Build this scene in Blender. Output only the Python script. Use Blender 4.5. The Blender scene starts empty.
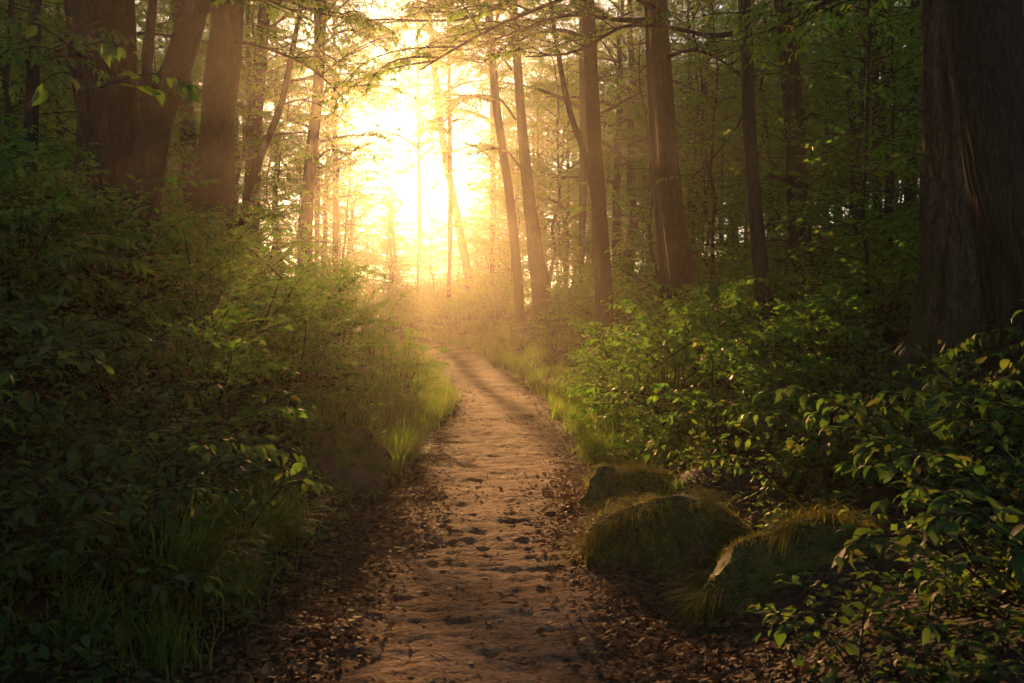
import bpy, math, random
import numpy as np
from mathutils import Vector, Matrix

C = bpy.context.scene.collection
PI = math.pi
F = 996.0                     # focal length in pixels at 1024 wide
CAM_H = 1.4
PITCH = math.radians(1.35)    # camera looks slightly down
SUN_AZ = math.radians(-6.9)   # measured from +Y towards +X
SUN_EL = math.radians(10.3)
TAZ, TEL = math.tan(SUN_AZ), math.tan(SUN_EL)

def at(px, py, Y):
    """world point seen at pixel (px, py), Y metres ahead"""
    u, v = (px-512)/F, (341.5-py)/F
    dy = math.cos(PITCH) + v*math.sin(PITCH)
    dz = -math.sin(PITCH) + v*math.cos(PITCH)
    k = Y/dy
    return np.array([u*k, Y, CAM_H + dz*k])

# ------------------------------------------------------------------ noise
def _hash(ix, iy, seed):
    h = (ix.astype(np.int64)*374761393 + iy.astype(np.int64)*668265263 + seed*974711) & 0xffffffff
    h = ((h ^ (h >> 13))*1274126177) & 0xffffffff
    h = h ^ (h >> 16)
    return (h & 0xffff)/65535.0
def vnoise(x, y, seed=0):
    x = np.asarray(x, float); y = np.asarray(y, float)
    ix, iy = np.floor(x), np.floor(y)
    fx, fy = x-ix, y-iy
    fx = fx*fx*(3-2*fx); fy = fy*fy*(3-2*fy)
    a, b = _hash(ix, iy, seed), _hash(ix+1, iy, seed)
    c, d = _hash(ix, iy+1, seed), _hash(ix+1, iy+1, seed)
    return (a*(1-fx)+b*fx)*(1-fy) + (c*(1-fx)+d*fx)*fy
def fbm(x, y, seed=0, oct=4):
    s, a = 0, .5
    for k in range(oct):
        s = s + a*(vnoise(np.asarray(x)*2**k, np.asarray(y)*2**k, seed+k*17)-.5)
        a *= .5
    return s*2
def sstep(a, b, x):
    t = np.clip((np.asarray(x, float)-a)/(b-a), 0, 1)
    return t*t*(3-2*t)

# ------------------------------------------------------------------ terrain
def path_x(Y):
    t = np.clip(np.asarray(Y, float)-14, 0, 46)
    return -.15 - .0066*t*t
def path_hw(Y):
    Y = np.asarray(Y, float)
    return .80 + .22*(vnoise(Y*.55, Y*0, 5)-.5) + .1*(vnoise(Y*1.9, Y*0, 9)-.5)
def path_z(Y):
    t = np.clip(np.asarray(Y, float)-18, 0, 14)
    return .0024*t*t + .25*sstep(30, 50, Y)
def sun_off(X, Y):
    return np.asarray(X) + .15 - (np.asarray(Y)-13)*TAZ
def ground_z(X, Y):
    X = np.asarray(X, float); Y = np.asarray(Y, float)
    px = path_x(Y)
    t = np.clip(Y-14, 0, 46)
    k = 1/np.sqrt(1+(.0132*t)**2)
    d = (X-px)*k
    hw = path_hw(Y)
    dl = np.clip(-d-hw, 0, None); dr = np.clip(d-hw, 0, None)
    rl = .66*(np.sqrt(dl*dl+.2)-.447)
    hl = 2.5*np.tanh(rl/2.5) + .10*np.clip(dl-3, 0, None)
    hr = .44*(np.sqrt(dr*dr+.5)-.707)
    hr = 3.2*np.tanh(hr/3.2) + .05*np.clip(dr-4, 0, None)
    off = np.abs(sun_off(X, Y))
    low = 1 - .7*sstep(26, 50, Y)*(1-sstep(8, 18, off))
    hills = 7.5*sstep(10, 50, np.abs(X+3))*sstep(4, 22, Y)*sstep(9, 24, off)
    amp = sstep(0, .8, dl+dr)
    return path_z(Y) + (hl+hr)*low + hills + amp*(.26*fbm(X*.7, Y*.7, 3) + .05*fbm(X*4, Y*4, 8, 3))

# ------------------------------------------------------------------ mesh helpers
def mesh_np(name, V, loops, totals, smooth=False):
    me = bpy.data.meshes.new(name)
    V = np.ascontiguousarray(V, np.float32); loops = np.ascontiguousarray(loops, np.int32); totals = np.ascontiguousarray(totals, np.int32)
    me.vertices.add(len(V)); me.vertices.foreach_set('co', V.ravel())
    me.loops.add(len(loops)); me.loops.foreach_set('vertex_index', loops)
    me.polygons.add(len(totals))
    st = np.concatenate([[0], np.cumsum(totals)[:-1]]).astype(np.int32)
    me.polygons.foreach_set('loop_start', st)
    me.polygons.foreach_set('loop_total', totals)
    me.polygons.foreach_set('use_smooth', np.full(len(totals), smooth))
    me.update(calc_edges=True); me.validate()
    return me
def link(name, me, m, parent=None, loc=None):
    o = bpy.data.objects.new(name, me); C.objects.link(o)
    if m is not None and not me.materials: me.materials.append(m)
    if parent: o.parent = parent
    if loc is not None: o.location = loc
    return o
def tag(o, label=None, cat=None, group=None, kind=None):
    if label: o['label'] = label
    if cat: o['category'] = cat
    if group: o['group'] = group
    if kind: o['kind'] = kind
    return o
def empty(name, loc, label=None, cat=None, group=None):
    o = bpy.data.objects.new(name, None); C.objects.link(o); o.location = loc
    o.empty_display_size = .2
    return tag(o, label, cat, group)
def dup(root, loc, rz, sc, label, group, tilt=(0, 0)):
    r = root.copy(); C.objects.link(r)
    r.location = loc; r.rotation_euler = (tilt[0], tilt[1], rz); r.scale = (sc[0], sc[1], sc[2])
    r['label'] = label
    r['group'] = group
    for ch in list(root.children):
        c = ch.copy(); C.objects.link(c); c.parent = r
        for g in list(ch.children):
            d = g.copy(); C.objects.link(d); d.parent = c
    return r

class Wood:
    def __init__(s): s.V = []; s.L = []; s.n = 0
    def tube(s, pts, rad, k=5, ridge=0, seed=0, freq=9):
        pts = np.asarray(pts, float); rad = np.asarray(rad, float); n = len(pts)
        t = np.gradient(pts, axis=0); t /= np.linalg.norm(t, axis=1)[:, None]+1e-9
        up = np.array([1., 0, 0]) if abs(t[:, 2]).mean() > .7 else np.array([0, 0, 1.])
        a = np.cross(t, up); a /= np.linalg.norm(a, axis=1)[:, None]+1e-9
        b = np.cross(t, a)
        th = np.linspace(0, 2*PI, k, endpoint=False)
        R = np.repeat(rad[:, None], k, 1)
        if ridge:
            s_ = np.cumsum(np.concatenate([[0], np.linalg.norm(np.diff(pts, axis=0), axis=1)]))[:, None]
            cx, sy = np.cos(th)[None], np.sin(th)[None]
            w = th[None]/(2*PI)*freq
            nz = np.minimum(1, 3.5*np.abs(vnoise(w*2+fbm(s_*1.3, w*.6, seed)*1.6, s_*1.2+0*w, seed+1)-.5))
            blend = sstep(0, .6, th)[None]*(1-sstep(2*PI-.6, 2*PI, th))[None]
            nz = nz*blend+.5*(1-blend)
            R = R*(1 + ridge*(nz-.6) + .10*fbm(cx*1.2+s_*.6, sy*1.2+s_*.3, seed+5, 3))
        V = pts[:, None] + R[..., None]*(np.cos(th)[None, :, None]*a[:, None] + np.sin(th)[None, :, None]*b[:, None])
        V = V.reshape(-1, 3)
        i = np.arange(n-1)[:, None]*k; j = np.arange(k)[None]; j2 = (j+1) % k
        q = np.stack([i+j, i+j2, i+k+j2, i+k+j], -1).reshape(-1, 4) + s.n
        s.V.append(V); s.L.append(q); s.n += len(V)
    def build(s, name, m, parent=None, loc=None, smooth=True):
        q = np.concatenate(s.L)
        return link(name, mesh_np(name, np.concatenate(s.V), q.ravel(), np.full(len(q), 4), smooth), m, parent, loc)

LEAF = {
 'hi': (np.array([[0,0,0],[.22,0,.015],[.5,0,.01],[.78,0,-.05],[1,0,-.17],
                  [.22,.21,.05],[.5,.29,.06],[.78,.17,-.01],
                  [.22,-.21,.05],[.5,-.29,.06],[.78,-.17,-.01]]),
        [(0,1,5),(1,2,6,5),(2,3,7,6),(3,4,7),(0,8,1),(1,8,9,2),(2,9,10,3),(3,10,4)]),
 'md': (np.array([[0,0,0],[.45,0,0],[1,0,-.12],[.42,.29,.07],[.42,-.29,.07]]),
        [(0,1,3),(1,2,3),(0,4,1),(1,4,2)]),
 'lo': (np.array([[0,0,0],[.45,.3,.05],[1,0,-.08],[.45,-.3,.05]]), [(0,2,1),(0,3,2)]),
}
class Leaves:
    def __init__(s): s.p = []; s.d = []; s.n = []; s.s = []
    def add(s, p, d, n, size):
        s.p.append(p); s.d.append(d); s.n.append(n); s.s.append(size)
    def count(s): return sum(len(x) for x in s.s)
    def build(s, name, m, parent, detail='md', smooth=False):
        p, d, n, sz = (np.concatenate(x) for x in (s.p, s.d, s.n, s.s))
        return leaf_object(name, p, d, n, sz, m, parent, detail, smooth)
def leaf_object(name, p, d, n, sz, m, parent=None, detail='md', smooth=False):
    T, faces = LEAF[detail]
    d = d/(np.linalg.norm(d, axis=1)[:, None]+1e-9)
    y = np.cross(n, d); y /= np.linalg.norm(y, axis=1)[:, None]+1e-9
    z = np.cross(d, y)
    rr = np.random.default_rng(len(p)); wv = rr.uniform(.68, 1.18, len(p))[:, None, None]; cv = rr.uniform(-.3, 2.2, len(p))[:, None, None]
    V = p[:, None] + sz[:, None, None]*(T[None, :, :1]*d[:, None] + wv*T[None, :, 1:2]*y[:, None] + cv*T[None, :, 2:]*z[:, None])
    k = len(T); N = len(p)
    fl = np.concatenate([np.array(f) for f in faces]); ft = np.array([len(f) for f in faces])
    loops = (fl[None] + np.arange(N)[:, None]*k).ravel()
    return link(name, mesh_np(name, V.reshape(-1, 3), loops, np.tile(ft, N), smooth), m, parent)

def spray(W, Lv, rng, p0, az, el, L, leaf, r0=.012, droop=.6, sp=.16, tw=.42, wk=4, flat=.35, lsp=.62, twr=True, start=.12):
    """one leafy bough: a drooping axis, side twigs in its plane, leaves two-ranked along them"""
    n = max(5, int(L/.15)+2)
    t = np.linspace(0, 1, n)
    e = el - droop*t*t*1.2
    a = az + .25*np.cumsum(rng.normal(0, .22, n))*.5
    st = L/(n-1)
    dirs = np.stack([np.sin(a)*np.cos(e), np.cos(a)*np.cos(e), np.sin(e)], -1)
    pts = p0 + np.concatenate([[[0, 0, 0]], np.cumsum(dirs[:-1]*st, axis=0)])
    W.tube(pts, r0*(1-.82*t)+.0012, wk)
    def leaves_on(q0, q1, az_, el_):
        ln = np.linalg.norm(q1-q0)
        m = max(2, int(ln/(leaf*lsp)))
        tt = (np.arange(m)+rng.uniform(.2, .9, m))/m
        P = q0 + (q1-q0)*tt[:, None]
        side = np.where(np.arange(m) % 2 == 0, 1, -1)
        aa = az_ + side*rng.uniform(.6, 1.15, m); aa[-1] = az_+rng.normal(0, .2)
        ee = el_ - rng.uniform(0, .55, m)
        D = np.stack([np.sin(aa)*np.cos(ee), np.cos(aa)*np.cos(ee), np.sin(ee)], -1)
        N = np.stack([rng.normal(0, flat, m), rng.normal(0, flat, m), np.ones(m)], -1)
        Lv.add(P, D, N, leaf*rng.uniform(.45, 1.25, m))
    m = max(2, int(L*(1-start)/sp))
    tt = start + (1-start)*(np.arange(m)+rng.uniform(.2, .8, m))/m
    for i, q in enumerate(tt):
        j = q*(n-1); i0 = min(int(j), n-2); f = j-i0
        b = pts[i0]*(1-f)+pts[i0+1]*f
        sgn = 1 if i % 2 else -1
        az_ = a[i0] + sgn*rng.uniform(.5, 1.0); el_ = e[i0] - rng.uniform(-.1, .3)
        l = (tw*L*(1-.7*q)+.05)*rng.uniform(.5, 1.1)
        l = min(l, .9)
        q1 = b + l*np.array([math.sin(az_)*math.cos(el_), math.cos(az_)*math.cos(el_), math.sin(el_)])
        if twr: W.tube(np.array([b, (b+q1)/2+[0, 0, .01], q1]), [r0*.35, r0*.25, .0012], 3)
        leaves_on(b, q1, az_, el_)
    leaves_on(pts[-3], pts[-1], a[-1], e[-1])
    return pts

# ------------------------------------------------------------------ materials
def new_mat(name):
    m = bpy.data.materials.new(name); m.use_nodes = True
    nt = m.node_tree; nt.nodes.clear()
    out = nt.nodes.new('ShaderNodeOutputMaterial')
    return m, nt, out
def N(nt, t, **kw):
    n = nt.nodes.new(t)
    for k, v in kw.items():
        if k in n.inputs: n.inputs[k].default_value = v
        else: setattr(n, k, v)
    return n
def ramp(nt, fac, stops):
    r = nt.nodes.new('ShaderNodeValToRGB')
    els = r.color_ramp.elements
    while len(els) < len(stops): els.new(.5)
    for e, (p, c) in zip(els, stops): e.position = p; e.color = (*c, 1)
    nt.links.new(fac, r.inputs[0]); return r
def leaf_mat(name, cols, trans, tfac=.42, rough=.42, spec=.45):
    m, nt, out = new_mat(name); lk = nt.links.new
    g = N(nt, 'ShaderNodeNewGeometry')
    r = ramp(nt, g.outputs['Random Per Island'], [(i/(len(cols)-1), c) for i, c in enumerate(cols)])
    r2 = ramp(nt, g.outputs['Random Per Island'], [(i/(len(trans)-1), c) for i, c in enumerate(trans)])
    p = N(nt, 'ShaderNodeBsdfPrincipled', Roughness=rough); p.inputs['Specular IOR Level'].default_value = spec
    t = N(nt, 'ShaderNodeBsdfTranslucent')
    mx = N(nt, 'ShaderNodeMixShader'); mx.inputs[0].default_value = tfac
    lk(r.outputs[0], p.inputs['Base Color']); lk(r2.outputs[0], t.inputs['Color'])
    lk(p.outputs[0], mx.inputs[1]); lk(t.outputs[0], mx.inputs[2]); lk(mx.outputs[0], out.inputs[0])
    return m
M = {}
M['shrub_leaf'] = leaf_mat('shrub leaf', [(.024,.066,.014),(.04,.092,.018),(.06,.11,.02),(.03,.085,.024),(.10,.10,.022)],
                           [(.13,.40,.03),(.20,.48,.035),(.28,.50,.04),(.14,.40,.045),(.40,.44,.045)], .55, .5, .3)
M['bramble_leaf'] = leaf_mat('bramble leaf', [(.022,.06,.02),(.035,.082,.024),(.05,.095,.026),(.028,.072,.028),(.075,.085,.025),(.09,.06,.025)],
                           [(.15,.33,.04),(.22,.40,.045),(.3,.42,.05),(.15,.35,.05),(.38,.36,.05)], .45, .56, .2)
M['tree_leaf'] = leaf_mat('tree leaf', [(.03,.075,.014),(.045,.10,.018),(.065,.115,.02),(.035,.09,.02),(.10,.10,.02)],
                           [(.14,.38,.03),(.21,.45,.035),(.29,.48,.045),(.15,.40,.04),(.40,.42,.045)], .55, .5, .3)
M['cover_leaf'] = leaf_mat('ground cover leaf', [(.03,.06,.018),(.05,.08,.022),(.07,.09,.025),(.08,.07,.025)],
                           [(.16,.34,.035),(.24,.42,.04),(.3,.42,.045),(.36,.32,.05)], .48, .55, .3)
M['grass'] = leaf_mat('grass blade', [(.045,.08,.018),(.07,.105,.022),(.09,.115,.028),(.13,.11,.04)],
                           [(.17,.38,.04),(.26,.46,.05),(.34,.48,.06),(.44,.42,.09)], .55, .6, .12)
M['moss_blade'] = leaf_mat('moss', [(.07,.09,.014),(.10,.115,.018),(.13,.13,.025),(.15,.115,.025)],
                           [(.28,.32,.03),(.38,.38,.035),(.46,.42,.04),(.44,.34,.04)], .45, .8, .1)
M['dead_leaf'] = leaf_mat('fallen leaf', [(.05,.022,.011),(.09,.04,.018),(.15,.075,.033),(.11,.045,.018),(.2,.12,.06),(.06,.03,.016)],
                           [(.12,.045,.014),(.2,.08,.025),(.28,.13,.045),(.22,.08,.025),(.3,.18,.08),(.14,.06,.02)], .2, .75, .15)

def bark_mat(name, c0, c1, c2, moss=.0, scale=1.0):
    m, nt, out = new_mat(name); lk = nt.links.new
    tc = N(nt, 'ShaderNodeTexCoord')
    mp = N(nt, 'ShaderNodeMapping'); mp.inputs['Scale'].default_value = (9*scale, 9*scale, 2.6*scale)
    lk(tc.outputs['Object'], mp.inputs[0])
    n1 = N(nt, 'ShaderNodeTexNoise', Scale=2.6, Detail=9.0, Roughness=.68, Distortion=.9); lk(mp.outputs[0], n1.inputs['Vector'])
    n2 = N(nt, 'ShaderNodeTexNoise', Scale=2.6, Detail=4.0); lk(tc.outputs['Object'], n2.inputs['Vector'])
    r1 = ramp(nt, n1.outputs[0], [(.32, c0), (.52, c1), (.72, c2)])
    mx = N(nt, 'ShaderNodeMix', data_type='RGBA'); mx.inputs[7].default_value = (.05, .06, .014, 1)
    sx = N(nt, 'ShaderNodeSeparateXYZ'); lk(tc.outputs['Object'], sx.inputs[0])
    mr = N(nt, 'ShaderNodeMapRange'); mr.inputs[1].default_value = 0; mr.inputs[2].default_value = 1.9
    mr.inputs[3].default_value = .30; mr.inputs[4].default_value = -.12; lk(sx.outputs[2], mr.inputs[0])
    ad = N(nt, 'ShaderNodeMath', operation='ADD'); lk(n2.outputs[0], ad.inputs[0]); lk(mr.outputs[0], ad.inputs[1])
    r2 = ramp(nt, ad.outputs[0], [(.56, (0, 0, 0)), (.74, (moss, moss, moss))])
    lk(r2.outputs[0], mx.inputs[0]); lk(r1.outputs[0], mx.inputs[6])
    p = N(nt, 'ShaderNodeBsdfPrincipled', Roughness=.85); p.inputs['Specular IOR Level'].default_value = .25
    b = N(nt, 'ShaderNodeBump', Strength=1.0, Distance=.06); lk(n1.outputs[0], b.inputs['Height'])
    lk(mx.outputs[2], p.inputs['Base Color']); lk(b.outputs[0], p.inputs['Normal']); lk(p.outputs[0], out.inputs[0])
    return m
M['bark'] = bark_mat('furrowed bark', (.008,.006,.004), (.032,.022,.015), (.11,.08,.056), .8)
M['bark_smooth'] = bark_mat('smooth bark', (.018,.013,.009), (.04,.03,.021), (.075,.058,.042), .5, 1.6)
M['bark_moss_lit'] = bark_mat('mossy furrowed bark painted lit', (.02,.012,.007), (.10,.062,.037), (.22,.15,.095), .8)  # furrowed bark painted brighter, in place of light missing on the right-bank trunk
M['twig'] = bark_mat('twig bark', (.03,.02,.012), (.06,.04,.024), (.09,.06,.04), 0, 4)

def soil_mat():
    m, nt, out = new_mat('forest soil'); lk = nt.links.new
    tc = N(nt, 'ShaderNodeTexCoord')
    n1 = N(nt, 'ShaderNodeTexNoise', Scale=3.0, Detail=8.0, Roughness=.65); lk(tc.outputs['Object'], n1.inputs['Vector'])
    v = N(nt, 'ShaderNodeTexVoronoi', Scale=26.0); lk(tc.outputs['Object'], v.inputs['Vector'])
    r = ramp(nt, n1.outputs[0], [(.3, (.018,.012,.008)), (.55, (.045,.028,.017)), (.75, (.07,.045,.026))])
    p = N(nt, 'ShaderNodeBsdfPrincipled', Roughness=.9); p.inputs['Specular IOR Level'].default_value = .2
    ad = N(nt, 'ShaderNodeMath', operation='ADD'); lk(n1.outputs[0], ad.inputs[0]); lk(v.outputs[0], ad.inputs[1])
    b = N(nt, 'ShaderNodeBump', Strength=.8, Distance=.03); lk(ad.outputs[0], b.inputs['Height'])
    lk(r.outputs[0], p.inputs['Base Color']); lk(b.outputs[0], p.inputs['Normal']); lk(p.outputs[0], out.inputs[0])
    return m
M['soil'] = soil_mat()
def path_mat():
    m, nt, out = new_mat('trodden earth'); lk = nt.links.new
    tc = N(nt, 'ShaderNodeTexCoord')
    n1 = N(nt, 'ShaderNodeTexNoise', Scale=1.7, Detail=9.0, Roughness=.62); lk(tc.outputs['Object'], n1.inputs['Vector'])
    n2 = N(nt, 'ShaderNodeTexNoise', Scale=28.0, Detail=6.0, Roughness=.7); lk(tc.outputs['Object'], n2.inputs['Vector'])
    v = N(nt, 'ShaderNodeTexVoronoi', Scale=38.0, Randomness=1.0); lk(tc.outputs['Object'], v.inputs['Vector'])
    r1 = ramp(nt, n1.outputs[0], [(.34, (.10,.045,.027)), (.5, (.195,.098,.058)), (.66, (.30,.17,.108))])
    r2 = ramp(nt, n2.outputs[0], [(.36, (.45,.42,.4)), (.52, (1,1,1)), (.72, (1.25,1.2,1.15))])
    mx = N(nt, 'ShaderNodeMix', data_type='RGBA', blend_type='MULTIPLY'); mx.inputs[0].default_value = 1
    at_ = N(nt, 'ShaderNodeAttribute', attribute_name='wear')
    r0 = ramp(nt, n1.outputs[0], [(.34, (.032,.016,.010)), (.5, (.06,.030,.018)), (.66, (.09,.048,.028))])
    mw = N(nt, 'ShaderNodeMix', data_type='RGBA'); lk(at_.outputs['Fac'], mw.inputs[0]); lk(r0.outputs[0], mw.inputs[6]); lk(r1.outputs[0], mw.inputs[7])
    lk(mw.outputs[2], mx.inputs[6]); lk(r2.outputs[0], mx.inputs[7])
    p = N(nt, 'ShaderNodeBsdfPrincipled', Roughness=.9); p.inputs['Specular IOR Level'].default_value = .06
    ad = N(nt, 'ShaderNodeMath', operation='MULTIPLY_ADD'); ad.inputs[1].default_value = .5
    lk(v.outputs[0], ad.inputs[0]); lk(n2.outputs[0], ad.inputs[2])
    b = N(nt, 'ShaderNodeBump', Strength=.75, Distance=.02); lk(ad.outputs[0], b.inputs['Height'])
    lk(mx.outputs[2], p.inputs['Base Color']); lk(b.outputs[0], p.inputs['Normal']); lk(p.outputs[0], out.inputs[0])
    return m
M['path'] = path_mat()
def rock_mat():
    m, nt, out = new_mat('mossy rock'); lk = nt.links.new
    tc = N(nt, 'ShaderNodeTexCoord')
    g = N(nt, 'ShaderNodeNewGeometry'); sx = N(nt, 'ShaderNodeSeparateXYZ'); lk(g.outputs['Normal'], sx.inputs[0])
    n1 = N(nt, 'ShaderNodeTexNoise', Scale=7.0, Detail=9.0, Roughness=.65); lk(tc.outputs['Object'], n1.inputs['Vector'])
    n2 = N(nt, 'ShaderNodeTexNoise', Scale=3.2, Detail=5.0); lk(tc.outputs['Object'], n2.inputs['Vector'])
    n3 = N(nt, 'ShaderNodeTexNoise', Scale=60.0, Detail=5.0); lk(tc.outputs['Object'], n3.inputs['Vector'])
    rk = ramp(nt, n1.outputs[0], [(.3, (.06,.04,.026)), (.5, (.15,.105,.07)), (.7, (.26,.19,.13))])
    n4 = N(nt, 'ShaderNodeTexNoise', Scale=11.0, Detail=6.0, Roughness=.7); lk(tc.outputs['Object'], n4.inputs['Vector'])
    am = N(nt, 'ShaderNodeMath', operation='MULTIPLY_ADD'); am.inputs[1].default_value = .4; lk(n3.outputs[0], am.inputs[0]); lk(n4.outputs[0], am.inputs[2])
    ms = ramp(nt, am.outputs[0], [(.52, (.018,.022,.006)), (.66, (.06,.068,.011)), (.78, (.12,.115,.018)), (.92, (.20,.16,.03))])
    ad = N(nt, 'ShaderNodeMath', operation='MULTIPLY_ADD'); ad.inputs[1].default_value = .45
    lk(sx.outputs[2], ad.inputs[0]); lk(n2.outputs[0], ad.inputs[2])
    f = ramp(nt, ad.outputs[0], [(.52, (0,0,0)), (.64, (1,1,1))])
    mx = N(nt, 'ShaderNodeMix', data_type='RGBA'); lk(f.outputs[0], mx.inputs[0]); lk(rk.outputs[0], mx.inputs[6]); lk(ms.outputs[0], mx.inputs[7])
    hs = N(nt, 'ShaderNodeMath', operation='ADD'); lk(n1.outputs[0], hs.inputs[0]); lk(n4.outputs[0], hs.inputs[1])
    p = N(nt, 'ShaderNodeBsdfPrincipled', Roughness=.85); p.inputs['Specular IOR Level'].default_value = .25
    b = N(nt, 'ShaderNodeBump', Strength=.9, Distance=.09); lk(hs.outputs[0], b.inputs['Height'])
    lk(mx.outputs[2], p.inputs['Base Color']); lk(b.outputs[0], p.inputs['Normal']); lk(p.outputs[0], out.inputs[0])
    return m
M['rock'] = rock_mat()
def stone_mat():
    m, nt, out = new_mat('path stone'); lk = nt.links.new
    g = N(nt, 'ShaderNodeNewGeometry')
    r = ramp(nt, g.outputs['Random Per Island'], [(0, (.07,.036,.022)), (.5, (.11,.06,.038)), (1, (.16,.10,.065))])
    p = N(nt, 'ShaderNodeBsdfPrincipled', Roughness=.7); lk(r.outputs[0], p.inputs['Base Color']); lk(p.outputs[0], out.inputs[0])
    return m
M['stone'] = stone_mat()

# ------------------------------------------------------------------ ground and path
def axis(segs):
    out = [segs[0][0]]
    for a, b, s in segs:
        n = max(1, int(round((b-a)/s))); out += list(np.linspace(a, b, n+1)[1:])
    return np.array(out)
def grid_mesh(name, X, Y, Z):
    ny, nx = X.shape
    V = np.stack([X, Y, Z], -1).reshape(-1, 3)
    i = np.arange(ny-1)[:, None]*nx; j = np.arange(nx-1)[None]
    q = np.stack([i+j, i+j+1, i+nx+j+1, i+nx+j], -1).reshape(-1, 4)
    return mesh_np(name, V, q.ravel(), np.full(len(q), 4), True)
gx = axis([(-70,-20,2.5),(-20,-8,.6),(-8,-4,.2),(-4,4,.09),(4,8,.2),(8,20,.6),(20,70,2.5)])
gy = axis([(-16,0,1.5),(0,2,.3),(2,10,.09),(10,20,.16),(20,40,.4),(40,100,1.5)])
X, Y = np.meshgrid(gx, gy)
Z = ground_z(X, Y)
inside = 1-sstep(-.12, .12, np.abs(X-path_x(Y))-path_hw(Y))
Z = Z - .06*inside
tag(link('ground', grid_mesh('ground', X, Y, Z), M['soil']), kind='structure')

def path_relief(X, Y):
    return (.05*fbm(X*1.3, Y*.9, 21, 4) + .013*fbm(X*3.4, Y*6, 31, 3) + .013*fbm(X*11, Y*17, 41, 5))
def path_surf(X, Y):
    u = np.abs(X-path_x(Y))/(path_hw(Y)+.12)
    return path_z(Y) + .012 + path_relief(X, Y) + .02*u*u - .09*sstep(.9, 1.0, u)
sy = axis([(-6,2,.25),(2,7,.022),(7,14,.04),(14,30,.1),(30,62,.35)])
tt = np.linspace(-1, 1, 91)
T, S = np.meshgrid(tt, sy)
PX = path_x(S) + T*(path_hw(S)+.12)
pm = grid_mesh('path', PX, S, path_surf(PX, S))
wear = np.clip(1-sstep(.25, .95, np.abs(T+.12*fbm(S*.4, T*0, 71, 3))+.5*fbm(PX*1.6, S*1.0, 72, 4)), 0, 1)
pm.attributes.new('wear', 'FLOAT', 'POINT').data.foreach_set('value', wear.astype(np.float32).ravel())
tag(link('path', pm, M['path']), kind='structure')
def surf(X, Y):
    u = np.abs(X-path_x(Y))/(path_hw(Y)+.12)
    return np.where(u < .92, np.maximum(path_surf(X, Y), ground_z(X, Y)-.06), ground_z(X, Y))

rng = np.random.default_rng(7)
# fallen leaves: thick at the path edges, thin on the trodden middle
def litter(n, seed, ymax, lo, hi):
    r = np.random.default_rng(seed)
    Y = 2.2 + (ymax-2.2)*r.random(n)**1.6
    edge = r.random(n) < .965
    out = r.random(n) < .6
    off = np.where(edge, np.abs(r.normal(0, 1, n))*np.where(out, .36, -.19), 0)
    side = np.where(r.random(n) < .5, -1, 1)
    X = np.where(edge, path_x(Y)+side*(path_hw(Y)-.03+off), path_x(Y)+r.uniform(-1, 1, n)*path_hw(Y))
    Zs = surf(X, Y)+.006+.012*r.random(n)
    a = r.uniform(0, 2*PI, n)
    D = np.stack([np.cos(a), np.sin(a), r.normal(.05, .25, n)], -1)
    Nn = np.stack([r.normal(0, .35, n), r.normal(0, .35, n), np.ones(n)], -1)
    return np.stack([X, Y, Zs], -1), D, Nn, r.uniform(lo, hi, n)
# pebbles
def pebbles(n, seed):
    r = np.random.default_rng(seed)
    B = np.array([[1,0,0],[.5,.87,0],[-.5,.87,0],[-1,0,0],[-.5,-.87,0],[.5,-.87,0],[.45,.3,.5],[-.4,.35,.55],[-.3,-.4,.5],[.4,-.35,.48]])
    fc = [(0,1,6),(1,7,6),(1,2,7),(2,3,7),(3,8,7),(3,4,8),(4,5,8),(5,9,8),(5,0,9),(0,6,9),(6,7,8,9)]
    Y = 2.3+16*r.random(n)**1.8
    X = path_x(Y)+r.normal(0, .55, n)*path_hw(Y)
    s = .006+.026*r.random(n)**6
    a = r.uniform(0, 2*PI, n)
    J = B[None]*(1+r.uniform(-.3, .3, (n, len(B), 3)))*s[:, None, None]*np.array([1, .75, .5])
    ca, sa = np.cos(a)[:, None], np.sin(a)[:, None]
    V = np.stack([J[..., 0]*ca-J[..., 1]*sa, J[..., 0]*sa+J[..., 1]*ca, J[..., 2]], -1) + np.stack([X, Y, surf(X, Y)], -1)[:, None]
    fl = np.concatenate([np.array(f) for f in fc]); ft = np.array([len(f) for f in fc])
    lo = (fl[None]+np.arange(n)[:, None]*len(B)).ravel()
    return link('pebbles', mesh_np('pebbles', V.reshape(-1, 3), lo, np.tile(ft, n)), M['stone'])
tag(pebbles(700, 5), 'small brown pebbles pressed into the dirt path', 'pebbles', kind='stuff')
# broken twigs on the path
W = Wood(); r = np.random.default_rng(17)
for k in range(120):
    y = 2.6+14*r.random()**1.6; x = float(path_x(y))+r.normal(0, .75); a = r.uniform(0, PI); l = r.uniform(.06, .26)
    q = np.array([[x+math.cos(a)*l*(t-.5)+r.normal(0, .008), y+math.sin(a)*l*(t-.5), 0] for t in (0, .35, .7, 1)])
    q[:, 2] = surf(q[:, 0], q[:, 1])+.007
    W.tube(q, np.array([1, .9, .7, .4])*r.uniform(.0015, .004), 4)
tag(W.build('twig_litter', M['twig']), 'thin broken twigs scattered over the path and its edges', 'twigs', kind='stuff')

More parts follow.
